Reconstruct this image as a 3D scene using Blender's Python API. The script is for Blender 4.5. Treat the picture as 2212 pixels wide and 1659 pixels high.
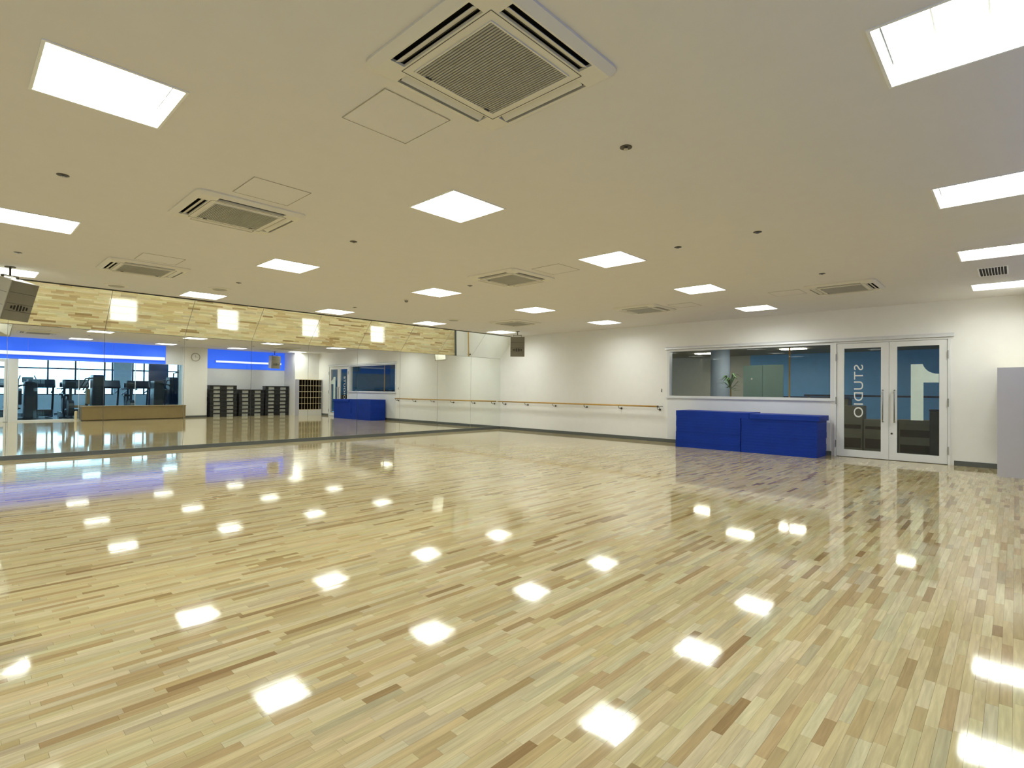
import bpy, bmesh, math, random
import numpy as np
from mathutils import Matrix, Vector
random.seed(7)
rng = np.random.default_rng(11)
sc = bpy.context.scene
for o in list(bpy.data.objects):
    bpy.data.objects.remove(o)

# ------------------------------------------------------------------ camera
CAMH = 1.235338
YAW, PIT, ROL, FPX = math.radians(43.36400526), math.radians(0.66666185), math.radians(0.61488158), 1151.22381
_F = Vector((-math.sin(YAW) * math.cos(PIT), math.cos(YAW) * math.cos(PIT), math.sin(PIT)))
_R = Vector((math.cos(YAW), math.sin(YAW), 0)); _U = _R.cross(_F)
_R2 = math.cos(ROL) * _R + math.sin(ROL) * _U
_U2 = -math.sin(ROL) * _R + math.cos(ROL) * _U
cam = bpy.data.cameras.new('camera'); cam.sensor_width = 36; cam.lens = FPX * 36 / 2212
cam.clip_start = 0.02; cam.clip_end = 300
camo = bpy.data.objects.new('camera', cam); sc.collection.objects.link(camo)
camo.matrix_world = Matrix(((_R2.x, _U2.x, -_F.x, 0), (_R2.y, _U2.y, -_F.y, 0), (_R2.z, _U2.z, -_F.z, CAMH), (0, 0, 0, 1)))
sc.camera = camo

# ------------------------------------------------------------------ world, view, light levels
world = bpy.data.worlds.new('overcast_sky'); sc.world = world; world.use_nodes = True
world.node_tree.nodes['Background'].inputs[0].default_value = (0.46, 0.74, 1.0, 1)
world.node_tree.nodes['Background'].inputs[1].default_value = 6.5
sc.view_settings.view_transform = 'Standard'; sc.view_settings.look = 'None'
sc.view_settings.exposure = 0.0; sc.view_settings.gamma = 1.0; sc.view_settings.use_curve_mapping = False
sc.cycles.max_bounces = 9; sc.cycles.glossy_bounces = 6; sc.cycles.diffuse_bounces = 4; sc.cycles.transparent_max_bounces = 16
sc.cycles.sample_clamp_indirect = 8.0
LAMP_COL, LAMP_STR = (0.95, 1.0, 0.93), 33.0      # studio ceiling lamps
BAR_COL, BAR_STR = (0.62, 0.70, 1.0), 1.7          # blue cove bars
LOBBY_STR = 34.0

# ------------------------------------------------------------------ materials
def newmat(name):
    m = bpy.data.materials.new(name); m.use_nodes = True
    nt = m.node_tree; return m, nt, nt.nodes['Principled BSDF']
def pmat(name, col, rough=0.5, metal=0.0, var=0.04, scale=6.0, bump=0.0, bscale=120.0, spec=0.5, emit=None, es=0.0):
    m, nt, b = newmat(name)
    b.inputs['Roughness'].default_value = rough; b.inputs['Metallic'].default_value = metal
    b.inputs['Specular IOR Level'].default_value = spec
    g = nt.nodes.new('ShaderNodeNewGeometry')
    n = nt.nodes.new('ShaderNodeTexNoise'); n.inputs['Scale'].default_value = scale; n.inputs['Detail'].default_value = 3
    nt.links.new(g.outputs['Position'], n.inputs['Vector'])
    r = nt.nodes.new('ShaderNodeValToRGB')
    r.color_ramp.elements[0].position = .3; r.color_ramp.elements[1].position = .7
    r.color_ramp.elements[0].color = (*[max(0, c * (1 - var)) for c in col], 1)
    r.color_ramp.elements[1].color = (*[min(1, c * (1 + var)) for c in col], 1)
    nt.links.new(n.outputs[0], r.inputs[0]); nt.links.new(r.outputs[0], b.inputs['Base Color'])
    if bump:
        n2 = nt.nodes.new('ShaderNodeTexNoise'); n2.inputs['Scale'].default_value = bscale
        nt.links.new(g.outputs['Position'], n2.inputs['Vector'])
        bp = nt.nodes.new('ShaderNodeBump'); bp.inputs['Strength'].default_value = bump; bp.inputs['Distance'].default_value = .002
        nt.links.new(n2.outputs[0], bp.inputs['Height']); nt.links.new(bp.outputs[0], b.inputs['Normal'])
    if emit:
        b.inputs['Emission Color'].default_value = (*emit, 1); b.inputs['Emission Strength'].default_value = es
    return m
def emat(name, col, s):
    m = bpy.data.materials.new(name); m.use_nodes = True; nt = m.node_tree
    nt.nodes.remove(nt.nodes['Principled BSDF'])
    e = nt.nodes.new('ShaderNodeEmission'); e.inputs[0].default_value = (*col, 1); e.inputs[1].default_value = s
    nt.links.new(e.outputs[0], nt.nodes['Material Output'].inputs[0]); return m
def glassmat(name, tint, boost=1.0):
    m = bpy.data.materials.new(name); m.use_nodes = True; nt = m.node_tree
    nt.nodes.remove(nt.nodes['Principled BSDF'])
    t = nt.nodes.new('ShaderNodeBsdfTransparent'); t.inputs[0].default_value = (*tint, 1)
    g = nt.nodes.new('ShaderNodeBsdfGlossy'); g.inputs['Roughness'].default_value = 0.0
    f = nt.nodes.new('ShaderNodeFresnel'); f.inputs[0].default_value = 1.5 * boost
    x = nt.nodes.new('ShaderNodeMixShader')
    ge = nt.nodes.new('ShaderNodeNewGeometry'); iv = nt.nodes.new('ShaderNodeMath'); iv.operation = 'SUBTRACT'; iv.inputs[0].default_value = 1
    mu = nt.nodes.new('ShaderNodeMath'); mu.operation = 'MULTIPLY'      # reflect at the outer faces only
    nt.links.new(ge.outputs['Backfacing'], iv.inputs[1]); nt.links.new(iv.outputs[0], mu.inputs[0]); nt.links.new(f.outputs[0], mu.inputs[1])
    nt.links.new(mu.outputs[0], x.inputs[0]); nt.links.new(t.outputs[0], x.inputs[1]); nt.links.new(g.outputs[0], x.inputs[2])
    nt.links.new(x.outputs[0], nt.nodes['Material Output'].inputs[0]); return m

def woodfloor():
    m, nt, b = newmat('maple_strip_flooring')
    b.inputs['Roughness'].default_value = 0.055
    b.inputs['IOR'].default_value = 1.58
    L = nt.links.new
    a = nt.nodes.new('ShaderNodeAttribute'); a.attribute_name = 'plank_colour'
    g = nt.nodes.new('ShaderNodeNewGeometry')
    mp = nt.nodes.new('ShaderNodeMapping'); mp.inputs['Scale'].default_value = (75, 4.5, 1)
    L(g.outputs['Position'], mp.inputs[0])
    n = nt.nodes.new('ShaderNodeTexNoise'); n.inputs['Scale'].default_value = 1; n.inputs['Detail'].default_value = 4
    n.inputs['Distortion'].default_value = .6
    # shift the grain from plank to plank using the plank's own colour value
    ad = nt.nodes.new('ShaderNodeVectorMath'); ad.operation = 'MULTIPLY_ADD'
    L(a.outputs['Color'], ad.inputs[0]); ad.inputs[1].default_value = (90, 70, 50); L(mp.outputs[0], ad.inputs[2])
    L(ad.outputs[0], n.inputs['Vector'])
    mr = nt.nodes.new('ShaderNodeMapRange'); mr.inputs[1].default_value = .3; mr.inputs[2].default_value = .72
    mr.inputs[3].default_value = 0.81; mr.inputs[4].default_value = 1.08
    L(n.outputs[0], mr.inputs[0])
    mx = nt.nodes.new('ShaderNodeVectorMath'); mx.operation = 'SCALE'
    L(a.outputs['Color'], mx.inputs[0]); L(mr.outputs[0], mx.inputs['Scale'])
    L(mx.outputs[0], b.inputs['Base Color'])
    n2 = nt.nodes.new('ShaderNodeTexNoise'); n2.inputs['Scale'].default_value = 7; n2.inputs['Detail'].default_value = 2
    L(g.outputs['Position'], n2.inputs['Vector'])
    bp = nt.nodes.new('ShaderNodeBump'); bp.inputs['Strength'].default_value = .05; bp.inputs['Distance'].default_value = .003
    L(n2.outputs[0], bp.inputs['Height']); L(bp.outputs[0], b.inputs['Normal'])
    return m

M = dict(
    wall=pmat('wall_paint', (.85, .84, .83), .65, var=.01, bump=.05),
    wall_cool=pmat('spandrel_panel_paint', (.76, .77, .80), .5, var=.01),
    ceil=pmat('ceiling_paint', (.74, .715, .70), .8, var=.01, bump=.06),
    base=pmat('grey_vinyl_skirting', (.10, .108, .10), .4),
    slab=pmat('subfloor', (.10, .07, .04), .7),
    floor=woodfloor(),
    alu=pmat('satin_aluminium', (.72, .73, .76), .35, .15, var=.01),
    aluw=pmat('white_door_frame', (.78, .79, .80), .4, 0, var=.01),
    steel=pmat('brushed_steel', (.45, .44, .42), .25, 1.0),
    darksteel=pmat('dark_steel', (.09, .08, .06), .35, .8),
    black=pmat('black_plastic', (.012, .012, .014), .35),
    gap=pmat('dark_gap', (.02, .018, .014), .9),
    acw=pmat('appliance_white', (.74, .71, .63), .45, var=.01),
    grille=pmat('grey_intake_grille', (.40, .385, .34), .5),
    grilleb=pmat('grille_backing', (.10, .095, .08), .8),
    spk=pmat('speaker_cabinet_cream', (.60, .58, .50), .5),
    spkg=pmat('speaker_grille_taupe', (.22, .20, .15), .55, bump=.3, bscale=700),
    blue=pmat('blue_vinyl', (.004, .033, .31), .5, var=.08, scale=3, bump=.15, bscale=60, spec=.2),
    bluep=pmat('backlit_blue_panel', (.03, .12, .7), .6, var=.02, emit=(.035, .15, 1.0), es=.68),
    shelf=pmat('pale_wood_edge', (.74, .63, .40), .45),
    shelfg=pmat('grey_laminate', (.56, .55, .61), .4, var=.01),
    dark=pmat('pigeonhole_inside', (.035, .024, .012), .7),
    bench=pmat('tan_laminate', (.26, .19, .085), .45),
    rail=pmat('varnished_rail_wood', (.50, .30, .08), .35),
    housing=pmat('lamp_housing_white', (.85, .85, .82), .4),
    lamp=emat('lamp_glow', LAMP_COL, LAMP_STR),
    bar=emat('blue_bar_glow', BAR_COL, BAR_STR),
    gymfill=emat('gym_fill_glow', (.55, .8, 1), 16.0),
    lobbylamp=emat('lobby_lamp_glow', (1, .93, .75), LOBBY_STR),
    glass=glassmat('clear_glass', (.90, .95, .95)),
    glassd=glassmat('studio_glass', (.90, .93, .93), 1.0),
    mirror=pmat('mirror_silver', (.90, .92, .88), 0.0, 1.0, var=0),
    frost=pmat('frosted_film', (.62, .74, .70), .6),
    white=pmat('white_vinyl_letter', (.80, .82, .80), .5),
    gymfloor=pmat('gym_floor_vinyl', (.38, .47, .55), .10, var=.05),
    gymwall=pmat('gym_wall_paint', (.66, .72, .75), .7),
    navy=pmat('navy_machine_plastic', (.010, .018, .035), .35),
    navy2=pmat('charcoal_machine_metal', (.03, .04, .06), .3, .6),
    tanpad=pmat('tan_upholstery', (.26, .17, .08), .6),
    screen=pmat('dark_screen', (.02, .03, .08), .2),
    ribs=pmat('grey_rib_plastic', (.62, .64, .62), .5),
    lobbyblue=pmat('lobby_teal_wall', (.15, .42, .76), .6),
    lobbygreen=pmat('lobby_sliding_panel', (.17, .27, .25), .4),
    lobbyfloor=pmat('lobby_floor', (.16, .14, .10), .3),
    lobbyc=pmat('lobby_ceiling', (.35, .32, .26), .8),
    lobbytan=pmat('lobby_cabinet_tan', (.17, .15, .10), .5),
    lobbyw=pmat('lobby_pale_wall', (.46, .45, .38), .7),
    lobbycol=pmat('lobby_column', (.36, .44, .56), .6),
    leaf=pmat('palm_leaf', (.05, .13, .03), .5),
    pot=pmat('plant_pot', (.03, .03, .03), .5),
)

# ------------------------------------------------------------------ mesh helpers
class MB:
    def __init__(s): s.v = []; s.f = []; s.m = []
    def add(s, vs, fs, mi=0):
        b = len(s.v); s.v += [tuple(map(float, v)) for v in vs]
        s.f += [tuple(b + i for i in f) for f in fs]; s.m += [mi] * len(fs); return s
    def box(s, x0, x1, y0, y1, z0, z1, mi=0, bevel=0, T=None):
        if x0 > x1: x0, x1 = x1, x0
        if y0 > y1: y0, y1 = y1, y0
        if z0 > z1: z0, z1 = z1, z0
        if bevel:
            bm = bmesh.new(); bmesh.ops.create_cube(bm, size=1)
            for v in bm.verts:
                v.co = ((x0 + x1) / 2 + v.co.x * (x1 - x0), (y0 + y1) / 2 + v.co.y * (y1 - y0), (z0 + z1) / 2 + v.co.z * (z1 - z0))
            bmesh.ops.bevel(bm, geom=bm.edges[:], offset=bevel, segments=2, profile=.6, affect='EDGES')
            bm.verts.index_update()
            vs = [v.co.copy() for v in bm.verts]; fs = [[v.index for v in f.verts] for f in bm.faces]; bm.free()
        else:
            vs = [Vector(p) for p in ((x0, y0, z0), (x1, y0, z0), (x1, y1, z0), (x0, y1, z0), (x0, y0, z1), (x1, y0, z1), (x1, y1, z1), (x0, y1, z1))]
            fs = [(0, 3, 2, 1), (4, 5, 6, 7), (0, 1, 5, 4), (1, 2, 6, 5), (2, 3, 7, 6), (3, 0, 4, 7)]
        if T: vs = [T @ v for v in vs]
        return s.add(vs, fs, mi)
    def tube(s, pts, r, n=8, mi=0, cap=True):
        pts = [Vector(p) for p in pts]; rings = []
        rr = r if isinstance(r, (list, tuple)) else [r] * len(pts)
        for i, p in enumerate(pts):
            d = (pts[min(i + 1, len(pts) - 1)] - pts[max(i - 1, 0)]).normalized()
            a = d.cross(Vector((0, 0, 1)));
            if a.length < .05: a = d.cross(Vector((1, 0, 0)))
            a.normalize(); b = d.cross(a)
            rings.append([p + (a * math.cos(t) + b * math.sin(t)) * rr[i] for t in [2 * math.pi * k / n for k in range(n)]])
        vs = [v for q in rings for v in q]; fs = []
        for i in range(len(pts) - 1):
            for k in range(n):
                fs.append((i * n + k, i * n + (k + 1) % n, (i + 1) * n + (k + 1) % n, (i + 1) * n + k))
        if cap: fs += [tuple(range(n))[::-1], tuple((len(pts) - 1) * n + k for k in range(n))]
        return s.add(vs, fs, mi)
    def prism(s, poly, y0, y1, mi=0, axis='y'):
        """polygon of (a, b) pairs extruded along axis"""
        n = len(poly)
        def P(a, b, t): return (a, t, b) if axis == 'y' else ((t, a, b) if axis == 'x' else (a, b, t))
        vs = [P(a, b, y0) for a, b in poly] + [P(a, b, y1) for a, b in poly]
        fs = [tuple(range(n)), tuple(range(n, 2 * n))[::-1]] + [(i, n + i, n + (i + 1) % n, (i + 1) % n) for i in range(n)]
        return s.add(vs, fs, mi)
    def build(s, name, mats, parent=None, loc=None, smooth=False):
        me = bpy.data.meshes.new(name); me.from_pydata(s.v, [], s.f)
        for mm in (mats if isinstance(mats, (list, tuple)) else [mats]): me.materials.append(mm)
        if any(s.m): me.polygons.foreach_set('material_index', s.m)
        bm = bmesh.new(); bm.from_mesh(me); bmesh.ops.recalc_face_normals(bm, faces=bm.faces); bm.to_mesh(me); bm.free()
        if smooth: me.polygons.foreach_set('use_smooth', [True] * len(me.polygons))
        return link(name, me, parent, loc)
def link(name, me, parent=None, loc=None):
    o = bpy.data.objects.new(name, me); sc.collection.objects.link(o)
    if parent: o.parent = parent
    if loc: o.location = loc
    return o
def thing(name, label, cat, loc=(0, 0, 0), rz=0, group=None):
    o = bpy.data.objects.new(name, None); sc.collection.objects.link(o); o.location = loc; o.rotation_euler = (0, 0, rz)
    o.empty_display_size = .1
    o['label'] = label; o['category'] = cat
    if group: o['group'] = group
    return o
def tag(o, label, cat, group=None):
    o['label'] = label; o['category'] = cat
    if group: o['group'] = group
    return o
def struct(o, label=None):
    o['kind'] = 'structure'
    if label: o['label'] = label
    return o
def senv(name, label=None):
    o = bpy.data.objects.new(name, None); sc.collection.objects.link(o); return struct(o, label)
def dup(root, loc=None, rz=None, label=None):
    r = root.copy(); sc.collection.objects.link(r)
    if loc is not None: r.location = loc
    if rz is not None: r.rotation_euler = (0, 0, rz)
    if label: r['label'] = label
    for ch in list(root.children):
        c = ch.copy(); sc.collection.objects.link(c); c.parent = r
        for g in list(ch.children):
            d = g.copy(); sc.collection.objects.link(d); d.parent = c
    return r
ORD = ['first', 'second', 'third', 'fourth', 'fifth', 'sixth', 'seventh', 'eighth', 'ninth', 'tenth', 'eleventh', 'twelfth']

# ------------------------------------------------------------------ key dimensions (metres)
MX = -11.97            # face of the big mirror
DY = 12.135            # face of the door wall
H = 2.90               # ceiling
YR = -3.3              # wall behind the camera
GX = 0.95              # glazed wall face
AX = 1.30              # alcove back wall
LX = lambda c: -0.184 - 3.524 * c
LY = lambda r: -1.978 + 2.576 * r
LH = 0.305             # half aperture of a ceiling light
lights = [(c, r) for r in range(0, 6) for c in range(4)]
ACS = [(-1.96, 1.90), (-5.42, 1.88), (-8.93, 1.87), (-5.42, 5.70), (-5.42, 9.60), (-1.94, 9.58), (-8.96, 9.58)]

# ------------------------------------------------------------------ floor
fl = struct(MB().box(MX - .3, AX + .1, YR - .2, DY + .15, -.15, -.02).build('floor', M['slab']), 'glossy pale maple strip floor of the studio')
def project(P):
    d = P - np.array([0, 0, CAMH]); z = d @ np.array(_F)
    return np.stack([1106 + FPX * (d @ np.array(_R2)) / z, 829.5 - FPX * (d @ np.array(_U2)) / z], -1), z
PW = 0.040
pal = np.array([(.66, .50, .275), (.62, .46, .245), (.70, .55, .33), (.58, .42, .21), (.64, .50, .30),
                (.50, .34, .165), (.42, .27, .125), (.34, .205, .09), (.52, .40, .24)])
pw = np.array([.22, .19, .13, .14, .12, .085, .05, .022, .043]); pw /= pw.sum()
rects = []
x = MX + .002
while x < AX:
    y = YR + random.uniform(-.5, 0)
    x1 = min(x + PW, AX + .02)
    while y < DY:
        ln = random.uniform(.16, .52)
        rects.append((x, x1, max(y, YR), min(y + ln, DY))); y += ln
    x += PW
R = np.array([r for r in rects if r[3] - r[2] > .02])
n = len(R)
colr = pal[rng.choice(len(pal), n, p=pw)] * rng.uniform(.93, 1.06, (n, 1)) * np.array([.875, .945, .94]) * rng.uniform(.97, 1.03, (n, 3))
g = .0003
top = np.zeros((n, 4, 3)); bot = np.zeros((n, 4, 3))
xi = [0, 1, 1, 0]; yi = [2, 2, 3, 3]
for k in range(4):
    sx = g if xi[k] == 0 else -g; sy = g if yi[k] == 2 else -g
    top[:, k, 0] = R[:, xi[k]] + sx; top[:, k, 1] = R[:, yi[k]] + sy
    bot[:, k, 0] = R[:, xi[k]] + sx; bot[:, k, 1] = R[:, yi[k]] + sy; bot[:, k, 2] = -.0205
tilt = rng.normal(0, .0008, n) * PW / 2; pit = rng.normal(0, .0002, n) * .15
top[:, 0, 2] = -tilt - pit; top[:, 1, 2] = tilt - pit; top[:, 2, 2] = tilt + pit; top[:, 3, 2] = -tilt + pit
px, zz = project(top.reshape(-1, 3)); px = px.reshape(n, 4, 2); zz = zz.reshape(n, 4)
vis = (zz.min(1) > .3) & (px[..., 0].min(1) > 0) & (px[..., 0].max(1) < 2212) & (px[..., 1].max(1) < 1659)
a = px; area = .5 * np.abs((a[:, 0, 0] - a[:, 2, 0]) * (a[:, 1, 1] - a[:, 3, 1]) - (a[:, 1, 0] - a[:, 3, 0]) * (a[:, 0, 1] - a[:, 2, 1]))
area[~vis] = 0
order = np.argsort(-area); near = order[:300]; rest = order[300:]
FACES = [(4, 5, 6, 7), (0, 1, 5, 4), (1, 2, 6, 5), (2, 3, 7, 6), (3, 0, 4, 7)]
def set_col(me, cols_per_face):
    at = me.attributes.new('plank_colour', 'FLOAT_COLOR', 'FACE')
    c4 = np.concatenate([cols_per_face, np.ones((len(cols_per_face), 1))], 1).astype(np.float32)
    at.data.foreach_set('color', c4.ravel())
for i in near:
    V = np.concatenate([bot[i], top[i]]); c = np.array([R[i, :2].mean(), R[i, 2:].mean(), 0])
    me = bpy.data.meshes.new('plank'); me.from_pydata((V - c).tolist(), [], FACES); me.materials.append(M['floor'])
    set_col(me, np.repeat(colr[i:i + 1], 5, 0)); link('plank', me, fl, tuple(c))
V = np.concatenate([bot[rest], top[rest]], 1).reshape(-1, 3)
Fc = (np.arange(len(rest))[:, None, None] * 8 + np.array(FACES)[None]).reshape(-1, 4)
me = bpy.data.meshes.new('plank_field'); me.from_pydata(V.tolist(), [], Fc.tolist()); me.materials.append(M['floor'])
set_col(me, np.repeat(colr[rest], 5, 0)); pf = link('plank_field', me, fl); pf['kind'] = 'stuff'

# ------------------------------------------------------------------ ceiling with real openings
holes = [(LX(c) - LH, LX(c) + LH, LY(r) - LH, LY(r) + LH) for c, r in lights] + [(x - .425, x + .425, y - .425, y + .425) for x, y in ACS]
holes = [h for h in holes]
def slab_with_holes(mb, x0, x1, y0, y1, z0, z1, holes):
    xs = sorted({x0, x1, *[h[0] for h in holes], *[h[1] for h in holes]}); ys = sorted({y0, y1, *[h[2] for h in holes], *[h[3] for h in holes]})
    xs = [x for x in xs if x0 <= x <= x1]; ys = [y for y in ys if y0 <= y <= y1]
    for j in range(len(ys) - 1):
        run = None
        for i in range(len(xs) - 1):
            cx, cy = (xs[i] + xs[i + 1]) / 2, (ys[j] + ys[j + 1]) / 2
            solid = not any(h[0] < cx < h[1] and h[2] < cy < h[3] for h in holes)
            if solid and run is None: run = xs[i]
            if run is not None and (not solid): mb.box(run, xs[i], ys[j], ys[j + 1], z0, z1); run = None
        if run is not None: mb.box(run, x1, ys[j], ys[j + 1], z0, z1)
mb = MB(); slab_with_holes(mb, MX - .3, AX + .3, YR - .2, DY + .15, H, H + .03, holes)
struct(mb.build('ceiling', M['ceil']), 'flat cream ceiling of the studio with square recesses')

# ------------------------------------------------------------------ walls
struct(MB().box(MX - .3, MX - .03, YR, DY, -.02, H).build('wall_left', M['wall']), 'wall behind the big mirror')
struct(MB().box(MX - .03, MX + .012, YR, DY, 0, .075).build('baseboard_left', M['base']), 'dark grey skirting under the big mirror')
WX0, WX1, DX0, DX1 = -6.21, -2.62, -2.62, -0.83
mb = MB()
for b in ((MX - .3, WX0, 0, H), (WX0, WX1, 0, 1.10), (WX0, DX1, 2.26, H), (DX1, AX + .3, 0, H)):
    mb.box(b[0], b[1], DY, DY + .15, b[2], b[3])
struct(mb.build('wall_back', M['wall']), 'cream wall with the barre, the long window and the double door')
mb = MB(); mb.box(WX0 + .01, WX1 - .07, DY - .006, DY, .1, 1.085)
struct(mb.build('trim_1', M['wall_cool']), 'cool white panel below the long window')
struct(MB().box(MX + .02, DX0 - .05, DY - .012, DY, 0, .085).box(DX1 + .05, .15, DY - .012, DY, 0, .085).build('baseboard_back', M['base']), 'dark grey skirting along the door wall')
struct(MB().box(.17, AX + .3, 10.97, DY, 0, H).build('wall_right', M['wall']), 'short white wall behind the pigeonhole shelf')
mb = MB(); mb.box(AX, AX + .15, 7.5, 10.97, 0, H)
struct(mb.build('wall_alcove', M['wall_cool']), 'pale alcove wall behind the stacked steps')
struct(MB().box(.85, AX + .15, 6.62, 7.52, 0, H, bevel=.01).build('wall_pillar', M['wall']), 'white pillar carrying the round clock')
struct(MB().box(.838, .85, 6.63, 7.51, 0, .075).build('baseboard_pillar', M['base']))
struct(MB().box(AX - .012, AX, 7.52, 10.97, 0, .075).build('baseboard_alcove', M['base']))
struct(MB().box(GX, GX + .12, YR, 6.62, 2.16, H).build('wall_bulkhead', M['wall_cool']), 'pale bulkhead above the gym glazing')
struct(MB().box(MX - .3, AX + .3, YR - .15, YR, 0, H).build('wall_rear', M['wall']))
# blue panels behind the light bars
mb = MB(); y = YR
seg = [(-3.3, -.9), (-.9, .52), (.52, 1.9), (1.9, 4.3), (4.3, 6.02)]
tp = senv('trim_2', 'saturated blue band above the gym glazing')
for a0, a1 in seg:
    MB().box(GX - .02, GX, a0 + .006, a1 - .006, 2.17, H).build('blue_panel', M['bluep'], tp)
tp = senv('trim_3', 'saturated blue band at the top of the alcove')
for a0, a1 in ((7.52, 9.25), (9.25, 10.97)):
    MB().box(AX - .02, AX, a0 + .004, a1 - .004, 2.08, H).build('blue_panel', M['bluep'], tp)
def light_bar(name, label, x, y0, y1, z, hb=.035):
    t = thing(name, label, 'light bar', (x, (y0 + y1) / 2, z))
    hl = (y1 - y0) / 2
    MB().box(-.035, .02, -hl, hl, -hb, hb, bevel=.008).build('diffuser', M['bar'], t)
    MB().box(.0205, .03, -hl, hl, -hb - .012, hb + .012).build('back_channel', M['aluw'], t)
    for s in (-1, 1): MB().box(-.04, .03, s * hl, s * (hl + .015), -hb - .01, hb + .01).build('end_cap', M['aluw'], t)
    k = max(2, int(hl * 2 / 1.4))
    for i in range(k):
        yy = -hl + (i + .5) * 2 * hl / k
        MB().box(.03, .09, yy - .02, yy + .02, -.02, .02).build('bracket', M['steel'], t)
light_bar('light_bar', 'long glowing bar on the blue band above the gym glazing', GX - .11, -3.2, 5.95, 2.37, .055)
light_bar('light_bar', 'shorter glowing bar on the blue band above the stacked steps', AX - .11, 7.95, 10.75, 2.38)

# ------------------------------------------------------------------ mirrors
seams = [DY - 1.275 * i for i in range(0, 13)]
seams = [s for s in seams if s > YR] + [YR]
mw = thing('wall_mirror', 'full width frameless mirror in tall panels covering the left wall', 'mirror', (MX, DY, .075))
tm = thing('tilted_mirror', 'strip of mirror panels tilted down from the ceiling above the big wall mirror', 'mirror', (MX, DY, 2.235))
for a0, a1 in zip(seams[1:], seams[:-1]):
    y0, y1 = a0 + .0028 - DY, a1 - .0028 - DY
    m = MB()
    d = .0028
    m.add([(0, y0, 0), (0, y1, 0), (-d, y1, 2.155), (-d, y0, 2.155), (-.02, y0, 0), (-.02, y1, 0), (-.02, y1, 2.155), (-.02, y0, 2.155)],
          [(0, 1, 2, 3), (4, 7, 6, 5), (0, 4, 5, 1), (3, 2, 6, 7), (0, 3, 7, 4), (1, 5, 6, 2)])
    m.build('mirror_panel', M['mirror'], mw)
    dx, dz = .625, .645; L = math.hypot(dx, dz); nx, nz = dz / L * .006, -dx / L * .006
    m = MB()
    m.add([(.003, y0, 0), (.003, y1, 0), (dx, y1, dz), (dx, y0, dz), (.003 - nx, y0, -nz), (.003 - nx, y1, -nz), (dx - nx, y1, dz - nz), (dx - nx, y0, dz - nz)],
          [(0, 1, 2, 3), (4, 7, 6, 5), (0, 4, 5, 1), (3, 2, 6, 7), (0, 3, 7, 4), (1, 5, 6, 2)])
    m.build('mirror_panel', M['mirror'], tm)
MB().box(.602, .640, YR - DY, 0, .650, .6645).build('top_channel', M['darksteel'], tm)

# ------------------------------------------------------------------ ceiling lights
def ceiling_light_proto():
    t = thing('ceiling_light', '', 'ceiling light', (0, 0, H), group='square recessed ceiling lights')
    d = .15; w = LH - .002; m = MB()
    for s in (-1, 1):
        m.box(s * w, s * (w - .006), -w, w, .0, d); m.box(-w + .006, w - .006, s * w, s * (w - .006), 0, d)
    m.box(-w, w, -w, w, d, d + .01)
    m.build('housing', M['housing'], t)
    m = MB()
    for s in (-1, 1):
        m.box(s * (w + .012), s * (w - .003), -w - .012, w + .012, -.006, .001); m.box(-w + .003, w - .003, s * (w + .012), s * (w - .003), -.006, .001)
    m.build('trim_frame', M['housing'], t)
    bw = 2 * (w - .006) / 3
    for k in range(3):
        x0 = -w + .006 + k * bw
        m = MB(); m.box(x0 + .008, x0 + bw - .008, -w + .012, w - .012, .112, .125, mi=1)
        # only the underside glows
        m.m[-6] = 0
        m.build('lamp', [M['lamp'], M['housing']], t)
        if k: MB().prism([(x0 - .004, .104), (x0 + .004, .104), (x0 + .0078, .1135), (x0 + .0078, d), (x0 - .0078, d), (x0 - .0078, .1135)], -w + .006, w - .006).build('divider', M['housing'], t)
    return t
p0 = ceiling_light_proto(); first = True
for c, r in lights:
    colw = {0: 'farthest from the mirror', 1: 'third from the mirror', 2: 'second from the mirror', 3: 'nearest the mirror'}[c]
    lab = 'square ceiling light in the row %s, %s from the door wall' % (colw, ORD[5 - r])
    if first: t = p0; first = False
    else: t = dup(p0)
    t.location = (LX(c), LY(r), H); t['label'] = lab

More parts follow.
